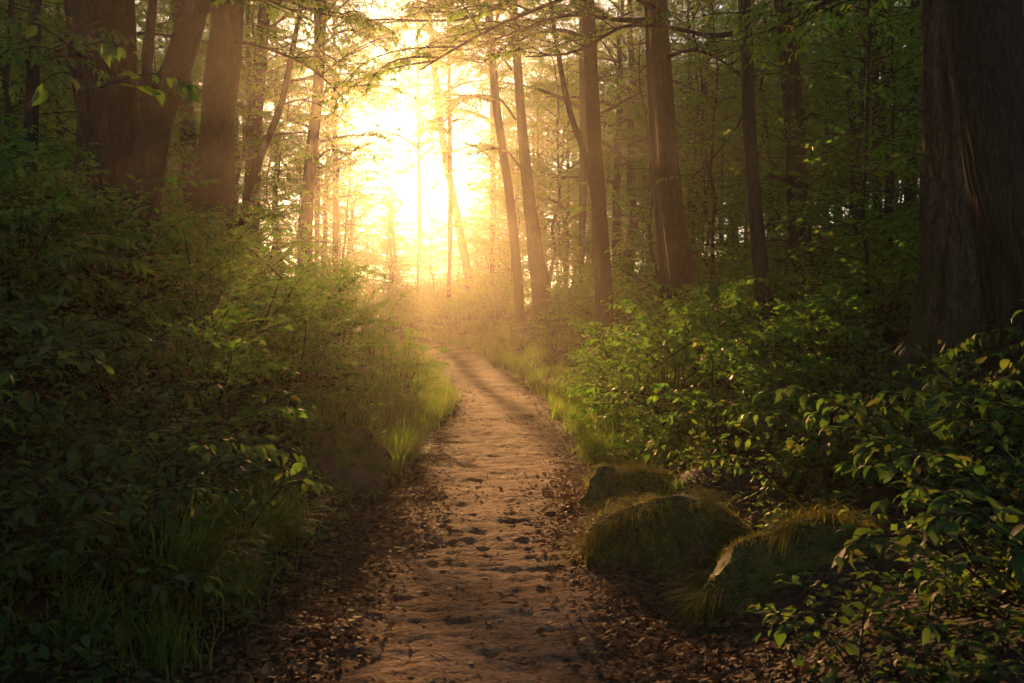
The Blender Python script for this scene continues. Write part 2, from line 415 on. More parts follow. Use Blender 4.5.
# ------------------------------------------------------------------ grass
def blades(name, pos, length, lean, az, width, m, parent=None, seg=4, pitch=PI/2):
    n = len(pos); t = np.linspace(0, 1, seg+1)
    ang = (pitch - .25*lean[:, None] - lean[:, None]*1.5*t[None])            # pitch along the blade
    step = length[:, None]/seg
    hx = np.concatenate([np.zeros((n, 1)), np.cumsum(np.cos(ang[:, :-1])*step, 1)], 1)
    hz = np.concatenate([np.zeros((n, 1)), np.cumsum(np.sin(ang[:, :-1])*step, 1)], 1)
    d = np.stack([np.sin(az), np.cos(az)], -1); s = np.stack([d[:, 1], -d[:, 0]], -1)
    w = width[:, None]*(1-t[None]**1.6)*.5
    c = np.stack([pos[:, None, 0]+hx*d[:, :1], pos[:, None, 1]+hx*d[:, 1:], pos[:, None, 2]+hz], -1)
    off = np.stack([w*s[:, :1], w*s[:, 1:], 0*w], -1)
    V = np.stack([c+off, c-off], 2).reshape(n, -1, 3)
    i = np.arange(seg)*2
    q = np.stack([i, i+1, i+3, i+2], -1).ravel()
    lo = (q[None]+np.arange(n)[:, None]*(seg+1)*2).ravel()
    return link(name, mesh_np(name, V.reshape(-1, 3), lo, np.full(n*seg, 4), True), m, parent)
BOULD = [(.98, 5.8, .7), (1.46, 4.78, .85), (.92, 7.4, .5), (-1.32, 8.05, .8), (-1.2, 7.2, .6), (-1.15, 6.5, .5), (1.1, 4.2, .5), (1.7, 4.1, .45)]
def grass_strip(r, n, y0, y1, side, d0, d1, lo, hi, clump=.5):
    k = max(1, n//32)
    cy = r.uniform(y0, y1, k); cd = d0+(d1-d0)*r.random(k)**1.3
    cxx = path_x(cy)+side*(path_hw(cy)+cd)
    idx = r.integers(0, k, n)
    X = cxx[idx]+r.normal(0, .06, n); Y = cy[idx]+r.normal(0, .06, n)
    sz = r.uniform(lo, hi, k)[idx]*r.uniform(.55, 1.1, n)
    return np.stack([X, Y, surf(X, Y)-.01], -1), sz
r = np.random.default_rng(23)
G = [grass_strip(r, 3200, 3.4, 7, -1, .3, .95, .12, .34), grass_strip(r, 13000, 8, 17, -1, .0, .9, .10, .44),
     grass_strip(r, 6000, 17, 32, -1, .1, 1.6, .1, .34), grass_strip(r, 1200, 6.2, 9, 1, .1, .6, .08, .2),
     grass_strip(r, 6500, 9, 17, 1, .02, .8, .08, .36), grass_strip(r, 13000, 17, 42, 1, -.05, 2.2, .12, .5)]
gp = np.concatenate([g[0] for g in G]); gl = np.concatenate([g[1] for g in G])
keep = np.all([(gp[:, 0]-a)**2+(gp[:, 1]-b)**2 > (.75*c)**2 for a, b, c in BOULD], axis=0)
gp, gl = gp[keep], gl[keep]; n = len(gp)
tag(blades('grass', gp, gl, np.abs(r.normal(.75, .3, n)), r.uniform(0, 2*PI, n), r.uniform(.004, .012, n)*(1+gp[:, 1]/20), M['grass'], None, 3),
    'fine green grass fringing both edges of the path', 'grass', kind='stuff')

def grass_tuft(loc, n, L, label, az0=None, seed=1, mat='grass', parent=None, name='grass_tuft', lean=.95, spread=.1):
    r = np.random.default_rng(seed)
    root = empty(name, loc, label, 'grass tuft', 'drooping grass tufts beside the path')
    a = r.uniform(0, 2*PI, n) if az0 is None else r.normal(az0, .9, n)
    rr = spread*np.sqrt(r.random(n))
    p = np.stack([np.sin(a)*rr, np.cos(a)*rr, -.02+0*a], -1)
    blades('blades', p, L*r.uniform(.5, 1.15, n), np.clip(r.normal(lean, .38, n), .15, 1.7), a+r.normal(0, .25, n), r.uniform(.005, .014, n), M[mat], root, 6)
    return root
def gpt(x, y, dz=0): return (x, y, float(surf(np.array([x]), np.array([y]))[0])+dz)
grass_tuft(gpt(-1.55, 4.4), 420, .5, 'large drooping grass tuft nearest the camera, left of the bare path', 1.6, 1, spread=.16)
grass_tuft(gpt(-1.45, 5.5), 300, .46, 'drooping grass tuft between the nearest big tuft and the left boulder', 1.5, 2, spread=.16)
grass_tuft(gpt(-1.12, 9.3), 380, .5, 'sunlit grass tuft behind the left boulder at the path edge', 1.5, 4, spread=.17)
grass_tuft(gpt(.95, 9.4), 480, .5, 'mossy green grass tuft overhanging the path edge below the sunlit right shrubs', -1.5, 5, spread=.2)
grass_tuft(gpt(1.15, 8.6), 420, .42, 'grass tuft drooping over the dark hollow behind the low mossy mound', -1.4, 6, spread=.2)
grass_tuft(gpt(1.0, 11.5), 420, .5, 'bright grass tuft at the right path edge beyond the mossy boulders', -1.5, 7, spread=.2)

# ------------------------------------------------------------------ boulders
CAUGHT = []
def boulder(loc, size, rz, label, seed, tufts=0, name='mossy_boulder', front=None):
    import bmesh
    root = empty(name, loc, label, 'boulder', 'moss-covered boulders beside the path')
    root.rotation_euler = (0, 0, rz)
    bm = bmesh.new(); bmesh.ops.create_icosphere(bm, subdivisions=6, radius=1)
    me = bpy.data.meshes.new('rock'); bm.to_mesh(me); bm.free()
    V = np.empty(len(me.vertices)*3); me.vertices.foreach_get('co', V); V = V.reshape(-1, 3)
    x, y, z = V.T
    d = 1 + .42*fbm(x*1.3+seed, y*1.3+z*.9, seed, 3) - .16*np.abs(fbm(x*2.1+z+seed, y*2.1-z, seed+13, 3)) + .15*fbm(x*3.5+z*2, y*3.5+seed-z, seed+3, 4) + .035*fbm(x*11+z*7, y*11-z*6, seed+6, 3)
    V = V*d[:, None]
    rf = np.random.default_rng(seed+77)
    for _ in range(13):
        nn = rf.normal(0, 1, 3); nn[2] = abs(nn[2])*.8; nn /= np.linalg.norm(nn); k = rf.uniform(.62, .88)
        V = V - (np.clip(V@nn-k, 0, None)*.88)[:, None]*nn
    x, y, z = V.T
    V = V*(1 + .05*fbm(x*4+z*3, y*4-z*2, seed+21, 4) - .05*np.clip(1-9*np.abs(fbm(x*1.7+z, y*1.7-z, seed+25, 2)), 0, 1))[:, None]
    V = np.sign(V)*np.abs(V)**.88
    V = V*np.array(size)
    me.vertices.foreach_set('co', V.astype(np.float32).ravel())
    me.polygons.foreach_set('use_smooth', np.ones(len(me.polygons), bool)); me.update()
    link('rock', me, M['rock'], root)
    # moss fur on the upper faces
    r = np.random.default_rng(seed)
    Nv = np.empty(len(me.vertices)*3); me.vertices.foreach_get('normal', Nv); Nv = Nv.reshape(-1, 3)
    ok = np.where((Nv[:, 2] > .25) & (V[:, 2] > 0) & (fbm(V[:, 0]*5, V[:, 1]*5, seed+9, 3) > .0))[0]
    pick = r.choice(ok, min(12000, len(ok)*4))
    P = V[pick]+r.normal(0, .008, (len(pick), 3))
    a = np.arctan2(Nv[pick, 0], Nv[pick, 1])+r.normal(0, .6, len(pick))
    patch = np.clip(.5+1.6*fbm(P[:, 0]*7, P[:, 1]*7+P[:, 2]*5, seed+33, 3), .1, 1.3)
    blades('moss', P-Nv[pick]*.006, r.uniform(.012, .040, len(pick))*patch, np.clip(r.normal(.9, .45, len(pick)), .0, 1.8), a, r.uniform(.003, .008, len(pick)), M['moss_blade'], root, 2, 1.0)
    top = np.where((Nv[:, 2] > .6) & (V[:, 2] > .3*size[2]))[0]
    if len(top) > 40:
        k = r.choice(top, 34); cz, sz_ = math.cos(rz), math.sin(rz); q = V[k]+Nv[k]*.012; a_ = r.uniform(0, 2*PI, len(k))
        CAUGHT.append((np.stack([q[:, 0]*cz-q[:, 1]*sz_, q[:, 0]*sz_+q[:, 1]*cz, q[:, 2]], -1)+np.array(loc), np.stack([np.cos(a_), np.sin(a_), r.normal(0, .2, len(k))], -1),
                       np.stack([r.normal(0, .3, len(k)), r.normal(0, .3, len(k)), np.ones(len(k))], -1), r.uniform(.02, .055, len(k))))
    if tufts:
        ok = np.where((Nv[:, 2] > .05) & (V[:, 2] > .1*size[2]) & ((V[:, 0] < .35*size[0]) & (fbm(V[:, 0]*3, V[:, 1]*3, seed+19, 3) > -.05)))[0]
        k = r.choice(ok, tufts*2)
        idx = np.repeat(k, 30)
        P = V[idx]+r.normal(0, .025, (len(idx), 3))
        a = np.arctan2(Nv[idx, 0], Nv[idx, 1])+r.normal(0, .5, len(idx))
        blades('grass_fringe', P, r.uniform(.1, .30, len(idx)), np.clip(r.normal(1.15, .4, len(idx)), .2, 1.8), a, r.uniform(.003, .006, len(idx)), M['moss_blade'], root, 5, .55)
    return root
boulder((.98, 5.8, .04), (.62, .42, .37), .25, 'mossy boulder fringed with golden grass, middle one of three right of the path', 31, 24)
boulder((1.46, 4.78, .02), (.66, .5, .39), -.2, 'rounded mossy boulder with long hanging grass, nearest of three right of the path', 47, 36)
boulder((.92, 7.4, .04), (.46, .38, .28), .5, 'low mossy mound behind the two bigger boulders right of the path', 53, 20)
boulder((-1.38, 8.1, .22), (.46, .40, .34), .1, 'dark boulder with a mossy crest at the foot of the left bank', 61, 0)

p1 = litter(15000, 11, 9, .014, .066); p2 = litter(9000, 12, 22, .025, .055)
P = [np.concatenate(x) for x in zip(p1, p2, *CAUGHT)]
tag(leaf_object('fallen_leaves', *P, M['dead_leaf'], None, 'md'), 'brown fallen leaves littering the edges of the dirt path and caught on the boulders', 'leaf litter', kind='stuff')

# ------------------------------------------------------------------ shrubs (the first of each kind is itself placed, the rest are copies)
def make_shrub(kind, seed):
    r = np.random.default_rng(seed)
    W, L = Wood(), Leaves()
    if kind == 'bramble':           # arching stems, big leaves
        for k in range(16):
            az = 2*PI*k/16+r.normal(0, .3); h = r.uniform(.35, .8)
            spray(W, L, r, np.array([r.normal(0, .07), r.normal(0, .07), -.03]), az, r.uniform(.75, 1.35), h*r.uniform(1.1, 1.5), .098, .007, 1.25, .09, .34, 4, .3, .6)
        det, mat, nm = 'hi', 'bramble_leaf', 'bramble_bush'
    elif kind == 'low':
        for k in range(16):
            az = 2*PI*k/16+r.normal(0, .3)
            spray(W, L, r, np.array([r.normal(0, .12), r.normal(0, .12), -.03]), az, r.uniform(.35, 1.3), r.uniform(.3, .55), .075, .004, 1.1, .085, .4, 3, .3, .7)
        det, mat, nm = 'hi', 'bramble_leaf', 'low_plant'
    elif kind == 'broad':           # flat tiers of ovate leaves
        for k in range(26):
            az = r.uniform(0, 2*PI); z0 = r.uniform(.0, .75)
            b = np.array([r.normal(0, .10)*(1+z0), r.normal(0, .10)*(1+z0), z0])
            if z0 > .2: W.tube(np.array([[b[0]*.3, b[1]*.3, -.03], [b[0]*.8, b[1]*.8, z0*.55], b]), [.009, .007, .005], 4)
            spray(W, L, r, b, az, r.uniform(.2, .9)+z0*.25, r.uniform(.55, 1.0), .092, .006, .95, .078, .46, 4, .45, .48)
        det, mat, nm = 'md', 'shrub_leaf', 'leafy_shrub'
    elif kind == 'fine':            # dense, many small leaves
        for k in range(26):
            az = r.uniform(0, 2*PI); z0 = r.uniform(0, .85)
            b = np.array([r.normal(0, .13)*(1+z0), r.normal(0, .13)*(1+z0), z0])
            if z0 > .2: W.tube(np.array([[b[0]*.3, b[1]*.3, -.03], [b[0]*.8, b[1]*.8, z0*.55], b]), [.010, .008, .005], 4)
            spray(W, L, r, b, az, r.uniform(.15, 1.0)+z0*.3, r.uniform(.5, .95), .072, .005, .9, .062, .44, 4, .6, .42, twr=False)
        det, mat, nm = 'md', 'shrub_leaf', 'thicket_bush'
    root = bpy.data.objects.new(nm, None); C.objects.link(root)
    L.build('foliage', M[mat], root, det, det == 'hi')
    W.build('stems', M['twig'], root)
    root['category'] = {'bramble': 'bramble', 'low': 'plant', 'broad': 'shrub', 'fine': 'shrub'}[kind]
    return root
PROTO = {k: [make_shrub(k, s*10+hash_) for s in range(n)] for (k, n, hash_) in (('bramble', 3, 1), ('low', 3, 2), ('broad', 4, 3), ('fine', 4, 4))}
used = set()
LANDMARKS = []      # (x, y, phrase), filled by the trees and boulders below
def place_shrub(kind, x, y, s, r, label, group, zs=1, dz=-.02, tilt=None):
    protos = PROTO[kind]; i = int(r.integers(0, len(protos))); p = protos[i]
    z = float(surf(np.array([x]), np.array([y]))[0])+dz
    rz = r.uniform(0, 2*PI); sc = (s, s, s*zs)
    if tilt is None: tilt = (r.normal(0, .08), r.normal(0, .08))
    if p.name not in used:
        used.add(p.name); p.location = (x, y, z); p.rotation_euler = (tilt[0], tilt[1], rz); p.scale = sc
        p['label'] = label; p['group'] = group; return p
    return dup(p, (x, y, z), rz, sc, label, group, tilt)

# ------------------------------------------------------------------ trees
def make_crown(seed, H=9, R=3.4, limbs=18, leaf=.125):
    r = np.random.default_rng(seed); W, L = Wood(), Leaves()
    for k in range(limbs):
        t = (k+.5)/limbs; z = H*t*.92; az = k*2.4+r.normal(0, .3)
        ln = R*(1-.55*abs(t-.35)/.65)*r.uniform(.7, 1.1); el = r.uniform(.1, .5)+.35*t
        n = 6; tt = np.linspace(0, 1, n); e = el-.35*tt
        d = np.stack([np.sin(az+.3*tt)*np.cos(e), np.cos(az+.3*tt)*np.cos(e), np.sin(e)], -1)
        pts = np.array([0, 0, z]) + np.concatenate([[[0, 0, 0]], np.cumsum(d[:-1]*ln/(n-1), 0)])
        W.tube(pts, .07*(1-t*.6)*(1-.85*tt)+.006, 6)
        for j in range(9):
            q = .2+.8*(j+r.random())/9; jj = q*(n-1); i0 = min(int(jj), n-2)
            b = pts[i0]+(pts[i0+1]-pts[i0])*(jj-i0)
            spray(W, L, r, b, az+r.choice([-1, 1])*r.uniform(.2, 1.3), el*.3+r.normal(.05, .3), r.uniform(.9, 1.8), leaf, .012, .55, .14, .5, 3, .4, .48, twr=False)
    return L, W
CROWNS = []
for s in range(3):
    L, W = make_crown(100+s)
    a = L.build('crown', M['tree_leaf'], None, 'lo'); b = W.build('limbs', M['bark_smooth'])
    CROWNS.append((a.data, b.data)); bpy.data.objects.remove(a); bpy.data.objects.remove(b)

def smooth_poly(P, n):
    P = np.asarray(P, float); k = len(P); s = np.concatenate([[0], np.cumsum(np.linalg.norm(np.diff(P[:, :3], axis=0), axis=1))])
    t = np.linspace(0, s[-1], n); out = np.empty((n, P.shape[1]))
    T = np.gradient(P, s, axis=0)
    i = np.clip(np.searchsorted(s, t, side='right')-1, 0, k-2); h = (s[i+1]-s[i]); u = ((t-s[i])/h)[:, None]; h = h[:, None]
    return (2*u**3-3*u**2+1)*P[i] + (u**3-2*u**2+u)*h*T[i] + (-2*u**3+3*u**2)*P[i+1] + (u**3-u**2)*h*T[i+1]

def hero(name, label, Y, prof, H=14, crown=None, crown_z=.5, crown_s=1.0, mat='bark', ridge=.12, sides=28, flare=1.5, cat='tree', group=None, depth_lean=0, cut=False, sink=.5, res=.16):
    """prof: (px, py, width_px) from the base upwards"""
    P = []
    for i, (px, py, w) in enumerate(prof):
        q = at(px, py, Y+depth_lean*i); P.append([*q, w/2/F*Y])
    P = np.array(P)
    g = float(ground_z(np.array([P[0, 0]]), np.array([P[0, 1]]))[0])
    if P[0, 2] > g-.05:                       # carry the foot down into the soil
        d = P[0, :3]-P[1, :3]; d = d/abs(d[2]) if d[2] else np.array([0, 0, -1]); q = P[0, :3]+np.array([d[0]*.5, d[1]*.5, -1])*(P[0, 2]-g+.15)
        P = np.vstack([[*q, P[0, 3]*1.06], P])
    if not cut:
        d = P[-1, :3]-P[-2, :3]; d /= np.linalg.norm(d); z = P[-1, 2]; top = max(H, z+2); r0 = P[-1, 3]
        for f in (.3, .65, 1):
            d = d*[.9, .9, 1]; d /= np.linalg.norm(d)
            last = P[-1, :3]; dz = (top-z)*(.35 if f > .3 else .3)
            P = np.vstack([P, [*(last+d*dz/d[2]), r0*(1-.75*f)]])
    base = P[0, :3].copy(); base[2] = g
    Q = smooth_poly(P, max(12, int((P[-1, 2]-P[0, 2])/res)))
    hgt = Q[:, 2]-g
    rad = np.maximum(Q[:, 3], .006)*(1+(flare-1)*np.exp(-np.clip(hgt+.1, 0, None)/.28))
    root = empty(name, base, label, cat, group)
    W = Wood(); W.tube(Q[:, :3]-base, rad, sides, ridge, len(label)*7, 9)
    W.build('trunk', M[mat], root)
    if crown is not None:
        j = int(len(Q)*crown_z); c = Q[j, :3]-base
        for nm, me in zip(('crown', 'limbs'), CROWNS[crown]):
            o = link(nm, me, None, root, c); hs = (Q[-1, 2]-Q[j, 2])/9*1.05
            o.scale = (crown_s, crown_s, hs); o.rotation_euler = (0, 0, len(label)*1.3)
    LANDMARKS.append((base[0], base[1], label))
    return root, base, Q
def bough(root, base, pts, r0, seed, leaf=.08, sub=6, L=(.5, 1.0), mat='bark', det='md', droop=.5, lm='tree_leaf', name='branch', el=.1, sp=.13, q0=.25):
    """a limb drawn through world points, with leafy sprays along it; a part of its tree"""
    r = np.random.default_rng(seed); W, Lv = Wood(), Leaves()
    Q = smooth_poly(np.array(pts)-base, 14); t = np.linspace(0, 1, 14)
    W.tube(Q, r0*(1-.85*t)+.003, 8)
    for k in range(sub):
        q = q0+(1-q0)*(k+r.random())/sub; j = q*13; i0 = min(int(j), 12); b = Q[i0]+(Q[i0+1]-Q[i0])*(j-i0)
        d = Q[i0+1]-Q[i0]; az = math.atan2(d[0], d[1])+(1 if k % 2 else -1)*r.uniform(.2, 1.1)
        spray(W, Lv, r, b, az, r.normal(el, .15), r.uniform(*L), leaf, r0*.3, droop, sp, .45, 4, .35, .5)
    o = W.build(name, M[mat], root)
    if sub: Lv.build('foliage', M[lm], o, det)
    return o

# left bank
hero('tree', 'thin dark upright trunk at the far left edge of the wood', 9, [(28,250,16),(32,100,13),(36,0,12)], 11, 0, .55, .6, 'bark_smooth', .05, 16, 1.3)
tL1, bL1, _ = hero('tree', 'thickest dark trunk on the left bank, beside the leaning trunk', 10, [(111,230,68),(109,150,60),(106,80,60),(100,0,62)], 16, 1, .45, ridge=.2, sides=80, res=.07)
tL2, bL2, _ = hero('tree', 'dark trunk on the left bank leaning to the right', 9.4, [(138,235,40),(150,150,31),(164,98,27),(183,50,25),(197,0,26)], 13, 2, .5, ridge=.16, sides=60, res=.07)
hero('tree', 'thin upright stem rising close behind the leaning trunk', 9.9, [(142,220,14),(144,125,11),(147,70,10),(153,0,8)], 10, 0, .6, .5, 'bark_smooth', .04, 14, 1.3)
tL3, bL3, _ = hero('tree', 'straight brown trunk on the left bank at the edge of the glow', 13, [(210,240,44),(214,195,37),(218,130,32),(223,65,32),(229,0,30)], 17, 1, .45, ridge=.16, sides=60, res=.08)
tL4, bL4, _ = hero('sapling', 'slim curved sapling bending right beside the bright glow', 15, [(243,235,10),(249,188,9),(259,160,8),(281,105,6.5),(291,58,5.5),(303,-5,4)], 8, None, mat='bark_smooth', ridge=.03, sides=10, flare=1.2)
hero('tree', 'pale misty trunk seen in the gap behind the leaning trunk', 20, [(192,190,17),(186,110,15),(178,0,13)], 15, 2, .5, .9, 'bark_smooth', .05, 16, 1.3)
hero('tree', 'faint misty trunk between the straight brown trunk and the curved sapling', 25, [(252,210,15),(258,90,13),(265,0,12)], 16, 0, .55, .9, 'bark_smooth', .05, 16, 1.3)
# right side
tR1, bR1, _ = hero('tree', 'thick furrowed trunk with flared mossy foot on the right bank', 8.5, [(943,392,74),(946,340,61),(951,260,56),(953,130,52),(952,0,50)], 16, 0, .5, mat='bark_moss_lit', ridge=.34, sides=110, flare=1.9, res=.05)
tR2, bR2, _ = hero('tree', 'thickest dark trunk cut by the right edge of the picture, leaning left', 6.6, [(1046,400,98),(1038,320,88),(1018,228,80),(996,110,70),(980,0,64)], 15, 2, .5, mat='bark_smooth', ridge=.2, sides=110, flare=1.4, res=.05)
hero('tree', 'grey trunk half hidden behind the thickest right-hand trunk', 13, [(1022,260,26),(1016,120,22),(1012,0,20)], 14, 1, .5, .8, 'bark_smooth', .06, 18)
tR3, bR3, _ = hero('tree', 'slender dark trunk rising from the shrubs on the right bank', 11, [(781,392,19),(766,312,17),(757,228,14),(750,133,13),(747,50,13),(744,0,12)], 12, 0, .62, .8, 'bark_smooth', .06, 20, 1.3)
tR4, bR4, _ = hero('tree', 'dark trunk with a short hooked branch stub on the right bank', 17, [(802,275,23),(799,217,21),(796,150,20),(791,83,19),(782,0,17)], 17, 1, .5, ridge=.08, sides=24)
tR5, bR5, _ = hero('tree', 'tall dark trunk, larger of a close pair right of the glow', 18, [(684,290,26),(672,200,22),(664,100,20),(657,0,19)], 18, 2, .5, ridge=.08, sides=24)
hero('tree', 'thinner trunk of the close pair right of the glow', 20, [(667,295,13),(658,200,10),(651,67,9),(648,0,8)], 15, 0, .6, .6, 'bark_smooth', .05, 14, 1.3)
tR6, bR6, _ = hero('tree', 'upright brown trunk between the glow and the close pair of trunks', 22, [(604,310,19),(600,228,16),(594,133,14),(589,20,13)], 17, 1, .5, .9, 'bark_smooth', .06, 20)
tG, bG, _ = hero('tree', 'broad misty trunk base standing in the glow right of the path', 33, [(542,300,20),(535,250,15),(528,190,12),(520,100,9),(513,0,8)], 17, 2, .55, .9, 'bark', .08, 20, 1.6)
hero('tree', 'misty trunk leaning left in the glow beside the broad misty base', 34, [(519,300,10),(510,200,9),(497,110,8),(488,0,7)], 16, 0, .5, .8, mat='bark_smooth', ridge=.05, sides=14, flare=1.3)
tF, bF, _ = hero('tree', 'faint leaning trunk almost lost in the bright mist above the path bend', 60, [(472,300,9),(459,228,8),(442,133,7),(432,40,6)], 22, 1, .5, .8, mat='bark_smooth', ridge=.05, sides=14, flare=1.3)
hero('tree', 'thin straight trunk in the right background below the dark canopy', 22, [(878,260,10),(876,130,8),(874,0,7)], 13, 0, .6, .7, 'bark_smooth', .05, 12, 1.3)
hero('tree', 'thin dark trunk in the shade left of the thick furrowed trunk', 20, [(909,270,14),(912,120,11),(916,0,9)], 14, 1, .6, .7, 'bark_smooth', .05, 12, 1.3)
hero('tree', 'thin bent stem between the hooked-branch trunk and the furrowed trunk', 25, [(858,260,9),(855,150,8),(846,60,7),(836,0,6)], 12, 2, .6, .7, 'bark_smooth', .05, 12, 1.3)
hero('sapling', 'thin curved sapling left of the upright brown trunk', 21, [(599,240,7),(588,165,7),(571,115,6),(561,70,5),(553,20,4)], 9, None, mat='bark_smooth', ridge=.03, sides=10, flare=1.2)

# boughs seen in the picture (each belongs to the tree it grows from)
bough(tR3, bR3, [at(748,30,11), at(715,36,10.8), at(672,28,10.5), at(625,26,10.2), at(575,52,10), at(525,57,9.8)], .028, 1, .07, 9, (.6, 1.2))
bough(tR3, bR3, [at(746,-15,11), at(700,-25,10.6), at(640,-20,10), at(560,0,9.6), at(470,40,9.3), at(420,70,9.2)], .035, 2, .075, 16, (.7, 1.4), droop=.8)
bough(tR5, bR5, [at(658,10,18), at(610,-15,17), at(540,-10,16), at(460,20,15), at(400,20,14.5)], .06, 3, .085, 16, (.8, 1.6), droop=.7)
bough(tR5, bR5, [at(657,20,18), at(620,20,17.4), at(570,15,16.8), at(520,30,16.2), at(470,50,15.8)], .05, 51, .085, 22, (.7, 1.5), droop=.6, det='lo')
bough(tR6, bR6, [at(590,40,22), at(560,30,21.4), at(520,40,20.8), at(480,65,20.2)], .05, 52, .09, 22, (.8, 1.6), droop=.6, det='lo')
bough(tR6, bR6, [at(590,0,22), at(560,-20,21.4), at(510,-10,20.8), at(450,10,20)], .05, 53, .09, 22, (.8, 1.7), droop=.6, det='lo')
bough(tR5, bR5, [at(660,60,18), at(690,50,17.5), at(720,60,17), at(750,85,16.6)], .04, 54, .085, 14, (.7, 1.3), droop=.6, det='lo')
bough(tL1, bL1, [at(104,20,10), at(70,40,7.5), at(72,66,5.8), at(100,92,5.0)], .022, 55, .11, 9, (.35, .7), droop=.8, det='hi', lm='bramble_leaf')
bough(tR4, bR4, [at(797,181,17), at(784,180,16.8), at(770,176,16.7), at(763,178,16.6)], .06, 4, sub=0, name='branch_stub')
bough(tR4, bR4, [at(770,176,16.7), at(775,168,16.7), at(769,160,16.6), at(762,160,16.6)], .045, 5, sub=0, name='branch_stub')
bough(tR3, bR3, [at(752,90,11), at(738,125,10.8), at(715,155,10.6), at(690,180,10.4)], .012, 6, .06, 4, (.3, .7))
bough(tL1, bL1, [at(100,60,10), at(60,55,9.3), at(30,62,8.6), at(0,58,8)], .03, 7, .08, 9, (.6, 1.2))
bough(tL3, bL3, [at(224,45,13), at(190,40,12.6), at(140,33,12), at(80,45,11.5), at(50,52,11)], .022, 8, .07, 8, (.5, 1.0))
bough(tL3, bL3, [at(226,40,13), at(255,45,12.7), at(285,55,12.4), at(320,75,12), at(345,100,11.8)], .022, 9, .07, 12, (.6, 1.2), droop=.7)
bough(tL3, bL3, [at(228,-10,13), at(265,-10,12.8), at(310,10,12.6), at(350,20,12.4)], .03, 10, .075, 13, (.7, 1.3), droop=.8)
bough(tL4, bL4, [at(281,105,15), at(300,100,14.8), at(325,108,14.5), at(350,125,14.2)], .010, 11, .065, 7, (.4, .8))
bough(tL4, bL4, [at(291,60,15), at(310,50,14.8), at(335,60,14.6), at(365,90,14.4)], .010, 12, .065, 8, (.4, .9))
bough(tL2, bL2, [at(190,30,9.4), at(215,5,9.2), at(250,-5,9), at(290,10,8.8)], .02, 13, .07, 9, (.5, 1.0))
bough(tR2, bR2, [at(972,20,6.6), at(930,-20,6.9), at(880,-15,7.2), at(820,5,7.6), at(770,30,8)], .03, 14, .07, 12, (.6, 1.1))
bough(tR4, bR4, [at(783,15,17), at(825,10,16.6), at(870,12,16.2), at(915,35,15.8)], .04, 15, .08, 10, (.7, 1.3))

# understory saplings with tiers of foliage down to the shrubs
def make_sapling(seed, H, R, ns, leaf, z0=.18, r0=.035):
    r = np.random.default_rng(seed); W, Lv, T = Wood(), Leaves(), Wood()
    n = 14; t = np.linspace(0, 1, n)
    P = np.stack([.06*H*np.cumsum(r.normal(0, .16, n)), .06*H*np.cumsum(r.normal(0, .16, n)), -.3+(H+.3)*t], -1)
    P[:, :2] -= P[0, :2]
    T.tube(P, r0*(1-.85*t)+.004, 9, .04, seed)
    for k in range(ns):
        q = z0+(1-z0)*(k+r.random())/ns; j = q*(n-1); i0 = min(int(j), n-2); b = P[i0]+(P[i0+1]-P[i0])*(j-i0)
        spray(W, Lv, r, b, k*2.4+r.normal(0, .7), r.normal(.25, .28)+.3*q, R*(1.05-.62*q)*r.uniform(.35, 1.25), leaf*1.3, .012, r.uniform(.1, 1.0), .13, .55, 4, .65, .5, twr=True, start=.12)
    root = bpy.data.objects.new('understory_tree', None); C.objects.link(root); root['category'] = 'tree'
    T.build('trunk', M['bark_smooth'], root); Lv.build('crown', M['tree_leaf'], root, 'lo'); W.build('branches', M['twig'], root)
    return root
SAP = [make_sapling(201, 5.2, 1.5, 34, .085, .15, .03), make_sapling(202, 6.8, 1.9, 44, .09, .14, .04), make_sapling(203, 8.5, 2.2, 54, .095, .16, .055), make_sapling(204, 7.6, 2.5, 46, .09, .12, .045)]
def make_tall(seed, H, r0, ci, cz):
    r = np.random.default_rng(seed); T = Wood(); n = 40; t = np.linspace(0, 1, n)
    P = np.stack([.02*H*np.cumsum(r.normal(0, .12, n)), .02*H*np.cumsum(r.normal(0, .12, n)), -.4+(H+.4)*t], -1); P[:, :2] -= P[0, :2]
    T.tube(P, r0*(1-.8*t)*(1+.5*np.exp(-np.clip(P[:, 2], 0, None)/.3))+.01, 18, .1, seed)
    root = bpy.data.objects.new('forest_tree', None); C.objects.link(root); root['category'] = 'tree'
    T.build('trunk', M['bark_smooth'], root)
    j = int(n*cz); c = P[j]
    for nm, me in zip(('crown', 'limbs'), CROWNS[ci]):
        o = link(nm, me, None, root, c); o.scale = (1.15, 1.15, (H-c[2])/9*1.05)
    return root
TALL = [make_tall(301, 15, .17, 0, .32), make_tall(302, 17, .22, 1, .36), make_tall(303, 13, .12, 2, .28)]
placed = [(b[0], b[1], 1.0) for b in LANDMARKS]
def free(x, y, d):
    return all((x-a)**2+(y-b)**2 > (d*.5+c*.5)**2 for a, b, c in placed)
usedp = set()
def plant(protos, x, y, s, r, label, group, zs=1.0):
    p = protos[int(r.integers(0, len(protos)))]; z = float(ground_z(np.array([x]), np.array([y]))[0])
    rz = r.uniform(0, 2*PI); tl = (r.normal(0, .03), r.normal(0, .03)); sc = (s, s, s*zs)
    if p.name not in usedp:
        usedp.add(p.name); p.location = (x, y, z); p.rotation_euler = (tl[0], tl[1], rz); p.scale = sc; p['label'] = label; p['group'] = group; return p
    return dup(p, (x, y, z), rz, sc, label, group, tl)
r = np.random.default_rng(77)
